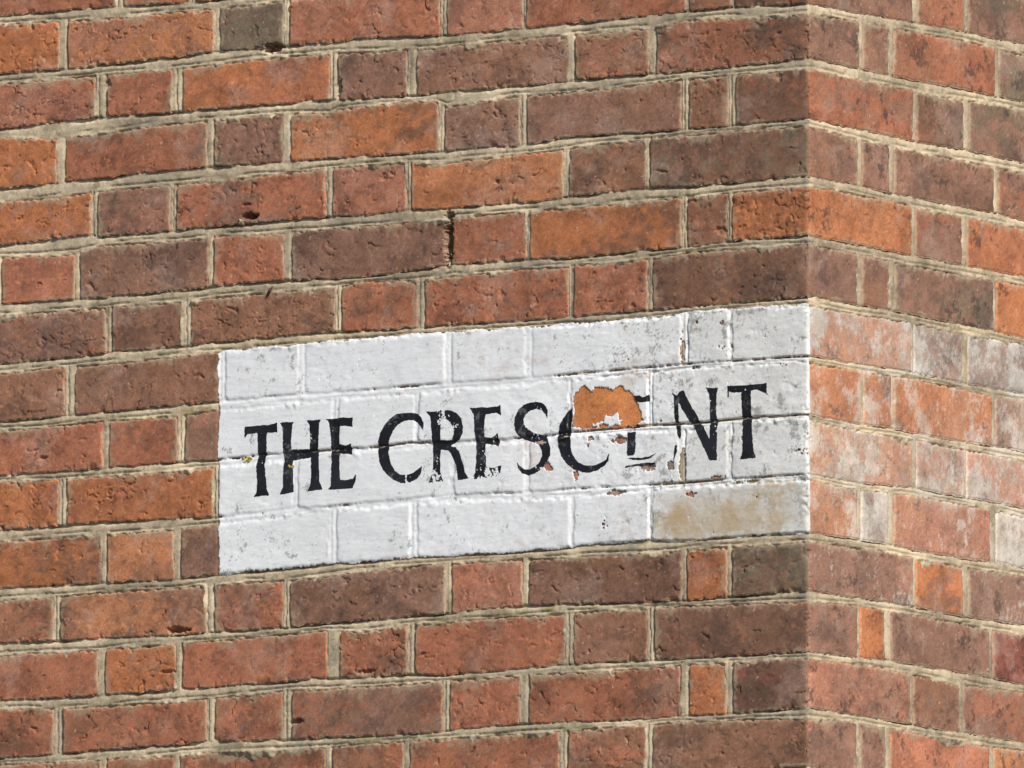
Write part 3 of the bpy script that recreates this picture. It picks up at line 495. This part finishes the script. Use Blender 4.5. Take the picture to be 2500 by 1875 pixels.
def mortar_colour(P, Zz):
    base = np.array((0.465, 0.378, 0.262))
    v = 1 + 0.15 * nz(T_FBM, P, Zz, 0.5, 4, 1) + 0.10 * nz(T_FBM2, P, Zz, 1.4, 4, 2) + 0.06 * nz(T_FINE, P, Zz, 1.2, 4, 3)
    c = base * np.clip(v, 0.5, 1.4)[..., None]
    side = sstep(-2, 3, P)[..., None]
    c = c * (1 - side * np.array((0.02, 0.03, 0.04)))
    # grey lichen film and sooty weathering near the corner and under the sign
    k = 0.42 * sstep(0.2, 1.5, nz(T_FBM, P, Zz, 0.5, 4, 5) + 1.0 * sstep(-700, -200, P) - 0.4)[..., None] * (1 - side)
    c = c * (1 - k) + np.array((0.29, 0.250, 0.19)) * k
    k = 0.5 * np.exp(-((P + 4) / 9.0) ** 2)[..., None] * sstep(-1.4, 0.6, nz(T_FBM, P, Zz, 0.6, 4, 8))[..., None]
    c = c * (1 - k) + np.array((0.23, 0.21, 0.19)) * k
    k = sstep(0.7, 2.0, nz(T_FBM2, P, Zz, 0.9, 4, 6))[..., None] * 0.5
    c = c * (1 - k) + np.array((0.20, 0.17, 0.11)) * k
    k = sstep(1.7, 2.6, nz(T_FINE, P, Zz, 0.9, 4, 7))[..., None] * 0.5
    c = c * (1 - k) + np.array((0.66, 0.60, 0.48)) * k
    # moss on ledges
    for mx, mz in DATA['MARKS']['moss']:
        k = 0.6 * np.exp(-((P - mx) / 70) ** 2 - ((Zz - mz) / 14) ** 2)[..., None] * sstep(0.0, 1.4, nz(T_FBM2, P, Zz, 1.2, 4, 9))[..., None]
        c = c * (1 - k) + np.array((0.23, 0.21, 0.06)) * k
    # limewash on the side wall's joints beside the sign
    k = 0.6 * side * (sstep(-730, -690, Zz) * sstep(-430, -470, Zz))[..., None] * sstep(-0.5, 1.5, nz(T_FBM, P, Zz, 0.8, 4, 10))[..., None]
    c = c * (1 - k) + np.array((0.62, 0.55, 0.46)) * k
    return np.clip(c, 0.01, 0.9)

zmin = bed_l(NB, 0) - 12; zmax = bed_u(0, 0) + 40
def build_wall(name, p_lo, p_hi, step, label):
    na = int(round((p_hi - p_lo) / step)) + 1
    p_ax = np.linspace(p_lo, p_hi, na)
    if p_hi == 0.0: p_ax = np.concatenate([p_ax[p_ax < -4], np.linspace(-3.9, 0, 6)])
    else: p_ax = np.concatenate([np.linspace(0, 3.9, 6), p_ax[p_ax > 4]])
    z_ax = np.arange(zmin, zmax, 1.35)
    P, Zz, H, km, _ = mortar_raster(p_ax, z_ax)
    H = H - 0.75 * in_sign(P, Zz)
    keepq = km[:-1, :-1] | km[1:, :-1] | km[:-1, 1:] | km[1:, 1:]
    q = grid_quads(*P.shape)[keepq.ravel()]
    used = np.unique(q); remap = np.zeros(P.size, np.int64); remap[used] = np.arange(len(used))
    V = wall_point(P.ravel()[used], Zz.ravel()[used], H.ravel()[used])
    C = mortar_colour(P.ravel()[used], Zz.ravel()[used])
    o = mesh_obj(name, V, remap[q], C, MAT_MORTAR)
    o['label'] = label
    keep(o, house)
    return o
wall_f = build_wall('wall', -1840.0, 0.0, 1.5, 'front wall of pale struck lime joints that carries the painted street name')
wall_s = build_wall('wall', 0.0, 980.0, 1.9, 'side wall beyond the corner with traces of whitewash')

def build_brick(b):
    L = b['p1'] - b['p0']; st = 1.4 if b['side'] != 'R' else 1.9
    if b['p1'] < -1190 or b['p0'] > 480 or 'far' in b: st = 4.0
    hgt = 62.0
    if b['side'] == 'C':
        sv = np.concatenate([np.linspace(b['p0'], -4, int((-4 - b['p0']) / 1.4)), np.linspace(-3.5, 3.5, 9), np.linspace(4, b['p1'], int((b['p1'] - 4) / 1.9))])
        sv = (sv - b['p0']) / L
    else:
        sv = np.linspace(0, 1, max(4, int(L / st)))
    tv = np.linspace(0, 1, max(4, int(hgt / (1.35 if b['side'] != 'R' else 1.6))))
    sv = np.concatenate([[0, 0], sv, [1, 1]]); tv = np.concatenate([[0, 0], tv, [1, 1]])
    S, Tt = np.meshgrid(sv, tv)
    ph = b['p0'] + S * L
    z0 = b_bot(b, ph) * (1 - Tt) + b_top(b, ph) * Tt
    wl_ = b_left(b, z0) - b['p0']; wr_ = b_right(b, z0) - b['p1']
    p = ph + wl_ * np.clip(1 - S * L / 20, 0, 1) + wr_ * np.clip(1 - (1 - S) * L / 20, 0, 1)
    z = b_bot(b, p) * (1 - Tt) + b_top(b, p) * Tt
    h = brick_height(b, p, z)
    h = h - 0.75 * in_sign(p, z)
    nr, nc = S.shape
    ring = np.zeros(S.shape, int); ring[0] = ring[-1] = 2; ring[:, 0] = ring[:, -1] = 2
    h = np.where(ring == 2, -16.0, h)
    V = wall_point(p.ravel(), z.ravel(), h.ravel())
    C = brick_colour(b, p.ravel(), z.ravel())
    ctr = wall_point((b['p0'] + b['p1']) / 2 if b['side'] != 'C' else 0.0, z.mean(), -8.0)
    o = mesh_obj('brick', V - ctr, grid_quads(nr, nc), C, MAT_BRICK)
    o.location = ctr
    return o
SPECIAL = {(8, 5): 'bare orange brick showing where the white paint has flaked off', (1, 2): 'dark olive grey header brick with a hole at its foot',
           (5, 8): 'bright orange brick wrapping round the corner', (4, 4): 'long orange brick above a cracked upright joint'}
cnt = {}
bpy.context.view_layer.update()
for b in bricks:
    k = cnt.get(b['n'], 0) if 'far' not in b else -1
    if k >= 0: cnt[b['n']] = k + 1
    o = build_brick(b)
    bpy.context.view_layer.update() if False else None
    par = wall_s if b['side'] == 'R' else wall_f
    o.parent = par
    o.matrix_parent_inverse = Matrix.Translation((0, 0, 0))
    if (b['n'], k) in SPECIAL: o['label'] = SPECIAL[(b['n'], k)]

# ------------------------------------------------------------------ the painted street name
sign = empty('street_sign', (-0.44, 0.0, -0.716))
sign['label'] = 'white painted panel with black THE CRESCENT lettering flaking off the bricks'
sign['category'] = 'street sign'
bpy.context.view_layer.update()

SG = 1.1
ps = np.arange(-886.0, 4.01, SG); zs = np.arange(-722.0, -430.0, SG)
PS, ZS, HM, _, HB = mortar_raster(ps, zs, True)
HC = np.maximum(np.maximum(HM, HB), -3.6)
def blur(a, k=1):
    for _ in range(k):
        b = np.pad(a, 1, mode='edge')
        a = (b[:-2, 1:-1] + b[2:, 1:-1] + b[1:-1, :-2] + b[1:-1, 2:] + 4 * a) / 8
    return a
wear = sstep(-420, -230, PS + 40 * nz(T_FBM, PS, ZS, 0.5, 9, 1))                      # right half is weathered
HS = np.maximum(HC, -1.5 - 1.3 * wear)
HF = blur(HS, 6) * (1 - wear) + blur(HS, 2) * wear + 0.30 + 0.07 * nz(T_FBM2, PS * 0.22, ZS * 1.3, 1.6, 9, 40)
f = poly_sdf([SIGN], PS, ZS) + 1.0 * nz(T_FBM2, PS, ZS, 1.2, 9, 2)
f = np.where(PS > -40, np.maximum(f, np.minimum(3.4 - PS, 6) * (ZS < -440) * (ZS > -714)), f)
big = poly_sdf([DATA['PEEL']], PS, ZS) + 0.7 * nz(T_FBM2, PS, ZS, 1.9, 9, 3) + 0.5 * nz(T_FINE, PS, ZS, 1.4, 9, 33)
isl = poly_sdf([DATA['ISLAND']], PS, ZS) + 1.2 * nz(T_FBM2, PS, ZS, 1.9, 9, 4)
peel = np.minimum(big, -isl)
f = np.minimum(f, -peel)
for cx_, cz_, rx, rz in DATA['FLAKES']:
    q = (1 - np.hypot((PS - cx_) / rx, (ZS - cz_) / rz)) * min(rx, rz) * 0.8 + 0.9 * nz(T_FBM2, PS, ZS, 2.0, cx_, 5) + 0.5 * nz(T_FINE, PS, ZS, 1.2, cx_, 6)
    f = np.minimum(f, -q)
chip = 0.9 * nz(T_FBM2, PS, ZS, 1.7, 9, 6) + 0.5 * nz(T_FINE, PS, ZS, 1.2, 9, 7) + 0.25 * nz(T_FBM, PS, ZS, 0.7, 9, 8)
f = np.minimum(f, (3.35 - 0.75 * wear - chip) * 2.2)
# paint worn off the edges of the joints in the weathered half
f = np.minimum(f, (3.3 - 0.7 * wear - chip - 0.5 * np.clip(-HC - 1.2, 0, 2) * wear) * 2.2)

# the film has split along the deepest cracks under the bricks
for n, more in ((8, -0.35), (9, 0.75), (10, -0.15)):
    dd = bed_u(n, ps)[None] - ZS - 0.9 - 0.4 * nz(T_FBM2, PS, ZS, 0.9, n, 44)
    cov = sstep(-0.2, 0.9, 0.7 * nz(T_FBM, ps, np.full_like(ps, 70.0 * n), 0.9, 9, 45) + more + 0.9 * wear[len(zs) // 2])[None]
    f = np.minimum(f, np.abs(dd) - 1.15 * cov + 1.3 * (1 - cov))
    HF = HF - 1.6 * cov * np.exp(-(dd / 1.6) ** 2)

def film(name, P, Z, F, H, lift, tint, mat, parent):
    """skin the cells where F > 0, edges pulled on to F = 0 and feathered down to the wall"""
    pos = F > 0
    cell = pos[:-1, :-1] | pos[1:, :-1] | pos[:-1, 1:] | pos[1:, 1:]
    gz, gp = np.gradient(F, Z[1, 0] - Z[0, 0], P[0, 1] - P[0, 0])
    g2 = gz * gz + gp * gp + 0.05
    lim = 0.9 * (P[0, 1] - P[0, 0])
    dp = np.where(pos, 0, np.clip(-F * gp / g2, -lim, lim)); dz = np.where(pos, 0, np.clip(-F * gz / g2, -lim, lim))
    h = np.where(pos, H + lift, H - 0.12)
    q = grid_quads(*P.shape)[cell.ravel()]
    used = np.unique(q); remap = np.zeros(P.size, np.int64); remap[used] = np.arange(len(used))
    V = wall_point((P + dp).ravel()[used], (Z + dz).ravel()[used], h.ravel()[used])
    base = np.array(parent.location)
    o = mesh_obj(name, V - base, remap[q], tint.reshape(-1, 3)[used], mat)
    o.parent = parent
    return o

W = np.array((0.775, 0.782, 0.800))
k = (sstep(-330, -60, PS + 30 * nz(T_FBM, PS, ZS, 0.5, 9, 48)) * 0.42)[..., None]
W = W * (1 - k) + np.array((0.58, 0.565, 0.51)) * k
v = 1 + 0.025 * nz(T_FBM, PS, ZS, 0.6, 9, 10) + 0.02 * nz(T_FBM2, PS, ZS, 1.2, 9, 11)
WC = W * v[..., None]
grime = 0.03 + 0.46 * sstep(-480, -120, PS) + 0.12 * sstep(-600, -715, ZS)
k = sstep(0.2, 1.8, 0.6 * nz(T_FBM, PS, ZS, 0.8, 9, 12) + 0.6 * nz(T_FBM2, PS, ZS, 1.9, 9, 42) + 0.9 * (grime - 0.3))[..., None] * (0.42 * grime)[..., None]
WC = WC * (1 - k) + np.array((0.42, 0.41, 0.37)) * k
k = sstep(1.35, 2.2, 0.95 * nz(T_FBM2, PS, ZS, 2.6, 9, 13) + 0.45 * nz(T_FBM, PS, ZS, 0.5, 9, 23) + 1.5 * (grime - 0.3))[..., None] * 0.62
WC = WC * (1 - k) + np.array((0.17, 0.16, 0.14)) * k
k = sstep(1.9, 2.6, nz(T_FINE, PS, ZS, 0.9, 9, 14) + 0.5 * (grime - 0.3))[..., None] * 0.55
WC = WC * (1 - k) + np.array((0.28, 0.26, 0.23)) * k
# tan staining on the lowest brick by the corner
(tx0, tz0), (tx1, tz1) = DATA['MARKS']['tan']
d = np.minimum(np.minimum(PS - tx0 + 22, tx1 + 12 - PS), np.minimum(tz0 + 3 - ZS, ZS - tz1 + 6)) + 9 * nz(T_FBM, PS, ZS, 0.7, 9, 15) + 5 * nz(T_FBM2, PS, ZS, 1.6, 9, 47)
k = (sstep(-260, -170, PS) * sstep(2, -6, ZS - tz0 - 8))[..., None] * 0.45
WC = WC * (1 - k) + np.array((0.50, 0.48, 0.42)) * k
k = sstep(-8, 30, d + 6 * nz(T_FBM2, PS, ZS, 0.7, 9, 49))[..., None] * (0.72 + 0.14 * nz(T_FBM, PS, ZS, 1.5, 9, 46))[..., None]
WC = WC * (1 - k) + np.array((0.475, 0.355, 0.225)) * k
# rust and clay dust by the flakes
k = sstep(0.9, 1.9, nz(T_FBM, PS, ZS, 1.0, 9, 16))[..., None] * 0.30 * sstep(-560, -400, PS)[..., None] * sstep(-150, -220, PS)[..., None]
WC = WC * (1 - k) + np.array((0.50, 0.34, 0.26)) * k
panel = film('painted_panel', PS, ZS, f, HF, 0.35, np.clip(WC, 0.02, 0.88), MAT_PAINT, sign)

LW = [  # wear of each letter and its note
 (0.5, 'black letter T with a ragged left arm'), (0.45, 'black letter H between the first T and E'), (0.45, 'black letter E closing the first word'),
 (0.9, 'black letter C that opens the second word'), (1.55, 'black letter R with a worn foot'), (1.4, 'black letter E with a scratched top arm'),
 (1.2, 'black letter S with a faded lower bowl'), (0.65, 'black letter C whose top has peeled away with the paint'), (0.75, 'remnant of a black letter E below the bare brick'),
 (0.55, 'black letter N with a thin worn stem'), (0.45, 'black letter T nearest the corner')]
for i, ((ch, rings), (wr, note)) in enumerate(zip(DATA['LETTERS'], LW)):
    a = np.concatenate([np.array(r) for r in rings])
    lp = np.arange(a[:, 0].min() - 3, a[:, 0].max() + 3, 0.7); lz = np.arange(a[:, 1].min() - 3, a[:, 1].max() + 3, 0.7)
    LP, LZ = np.meshgrid(lp, lz)
    F = poly_sdf(rings, LP, LZ) + 0.28 * nz(T_FBM2, LP, LZ, 1.6, i, 1) + 0.40
    fx = np.clip((LP - ps[0]) / SG, 0, len(ps) - 1.001); fz = np.clip((LZ - zs[0]) / SG, 0, len(zs) - 1.001)
    ix = fx.astype(int); iz = fz.astype(int); fx -= ix; fz -= iz
    def samp(A): return A[iz, ix] * (1 - fx) * (1 - fz) + A[iz, ix + 1] * fx * (1 - fz) + A[iz + 1, ix] * (1 - fx) * fz + A[iz + 1, ix + 1] * fx * fz
    Hs = samp(HF)
    w = (0.75 * nz(T_FBM2, LP * 1.5 + LZ * 0.7, LZ * 0.5 - LP * 0.3, 1.7, i + 20, 2) + 0.35 * nz(T_FINE, LP, LZ, 1.1, i + 20, 4)) + 0.3 * nz(T_FBM2, LP, LZ * 0.8, 1.5, i + 20, 2) + 0.5 * nz(T_FBM, LP, LZ, 1.0, i + 20, 3)
    lo = sstep(0.45, 0.0, (LZ - lz[0]) / (lz[-1] - lz[0])) if i in (3, 4, 5, 6) else 0.0
    F = np.minimum(F, (2.75 - 0.9 * wr - 0.75 * wr * lo - w) * 1.4)
    F = np.minimum(F, samp(np.minimum(f, 3.0)) + (0.6 if i == 8 else 0.2))
    tint = np.array((0.0095, 0.010, 0.0145)) * np.clip(1 + 0.35 * nz(T_FBM, LP, LZ, 1.0, i, 5), 0.5, 2.5)[..., None]
    dust = sstep(1.0, 2.4, nz(T_FBM2, LP, LZ, 1.6, i, 6))[..., None] * 0.25
    tint = tint * (1 - dust) + 0.35 * dust
    o = film('letter', LP, LZ, F, Hs + 0.36, 0.16, tint, MAT_BLACK, sign)
    o['label'] = note

# ------------------------------------------------------------------ small things lodged on the wall
def lump(name, p, z, rx, rz, depth, tint, h0, mat, seed, label, cat):
    nr, nc = 14, 20
    v = np.linspace(0, math.pi, nr); u = np.linspace(0, 2 * math.pi, nc, endpoint=False)
    Vv, Uu = np.meshgrid(v, u, indexing='ij')
    k = 1 + 0.16 * nz(T_MID, np.cos(Uu) * 20 + Vv * 9, np.sin(Uu) * 20, 2.0, seed, 1)
    pp = p + rx * np.sin(Vv) * np.cos(Uu) * k; zz = z + rz * np.sin(Vv) * np.sin(Uu) * k; hh = h0 + depth * np.cos(Vv) * k
    X = wall_point(pp.ravel(), zz.ravel(), hh.ravel())
    i = np.arange(nr * nc).reshape(nr, nc); j = np.roll(i, -1, 1)
    q = np.stack([i[:-1], j[:-1], j[1:], i[1:]], -1).reshape(-1, 4)
    c = X.mean(0)
    t = np.array(tint) * (1 + 0.15 * nz(T_FINE, pp.ravel(), zz.ravel(), 1.2, seed, 2))[:, None]
    o = mesh_obj(name, X - c, q, np.clip(t, 0.01, 0.9), mat)
    o.location = c; o['label'] = label; o['category'] = cat
    return o
(pp, pz) = DATA['MARKS']['pebble']
lump('pebble', pp, pz, 5.6, 4.4, 4.5, (0.46, 0.36, 0.25), -2.0, MAT_MORTAR, 1, 'pale pebble lodged in a hole at the foot of a long red brick', 'pebble')
def lichen(p, z, n, spread, label, seed):
    g = np.random.default_rng(seed)
    Vs, Qs, Ts, off = [], [], [], 0
    for k in range(n):
        a = g.uniform(0, 6.28); r = spread * math.sqrt(g.uniform(0, 1))
        cx0, cz0 = p + 1.5 * r * math.cos(a), z + 0.8 * r * math.sin(a); R0 = g.uniform(1.0, 2.6)
        ang = np.linspace(0, 2 * math.pi, 8, endpoint=False)
        ix0 = int(np.clip((cx0 - ps[0]) / SG, 0, len(ps) - 1)); iz0 = int(np.clip((cz0 - zs[0]) / SG, 0, len(zs) - 1)); hb = HF[iz0, ix0]
        rr = [(0.45, 1.5), (1.0, 0.1)]
        V = [np.stack([cx0 + R0 * q * np.cos(ang) * (1 + .25 * np.sin(3 * ang + k)), cz0 + R0 * q * np.sin(ang), np.full(8, hb + hh)], -1) for q, hh in rr]
        V = np.concatenate(V + [np.array([[cx0, cz0, hb + 1.7]] * 8)])
        i = np.arange(24).reshape(3, 8)[[2, 0, 1]]; j = np.roll(i, -1, 1)
        Qs.append(np.stack([i[:-1], i[1:], j[1:], j[:-1]], -1).reshape(-1, 4) + off); off += 24
        Vs.append(V); Ts.append(np.tile(np.array((0.40, 0.31, 0.06)) * g.uniform(0.6, 1.25), (24, 1)))
    V = np.concatenate(Vs); X = wall_point(V[:, 0], V[:, 1], V[:, 2]); c = X.mean(0)
    o = mesh_obj('lichen', X - c, np.concatenate(Qs), np.concatenate(Ts), MAT_MORTAR)
    o.location = c; o['kind'] = 'stuff'; o['label'] = label
    return o
lichen(*DATA['MARKS']['lichen'], 13, 4.6, 'yellow lichen on the white paint beside the first letter T', 3)
lichen(*DATA['MARKS']['lichen2'], 4, 2.0, 'small yellow lichen spot on the stem of the letter H', 4)
(a, b2) = DATA['MARKS']['twig']
tn = 12; tt = np.linspace(0, 1, tn)
tp = a[0] + (b2[0] - a[0]) * tt + 0.8 * np.sin(5 * tt); tz = a[1] + (b2[1] - a[1]) * tt; thh = 0.6 + 3.5 * np.sin(tt * 2.2); rad = 0.6 + 1.5 * np.sin(np.pi * np.clip(tt * 0.9 + 0.05, 0, 1))
ring = np.linspace(0, 2 * math.pi, 7, endpoint=False)
TP = tp[:, None] + rad[:, None] * np.cos(ring); TH = thh[:, None] + rad[:, None] * np.sin(ring); TZ = np.repeat(tz[:, None], 7, 1)
X = wall_point(TP.ravel(), TZ.ravel(), TH.ravel()); c = X.mean(0)
i = np.arange(tn * 7).reshape(tn, 7); j = np.roll(i, -1, 1)
o = mesh_obj('twig', X - c, np.stack([i[:-1], j[:-1], j[1:], i[1:]], -1).reshape(-1, 4), np.tile((0.10, 0.06, 0.045), (tn * 7, 1)), MAT_MORTAR)
o.location = c; o['label'] = 'tiny brown husk caught in the bed joint above the sign'; o['category'] = 'plant debris'
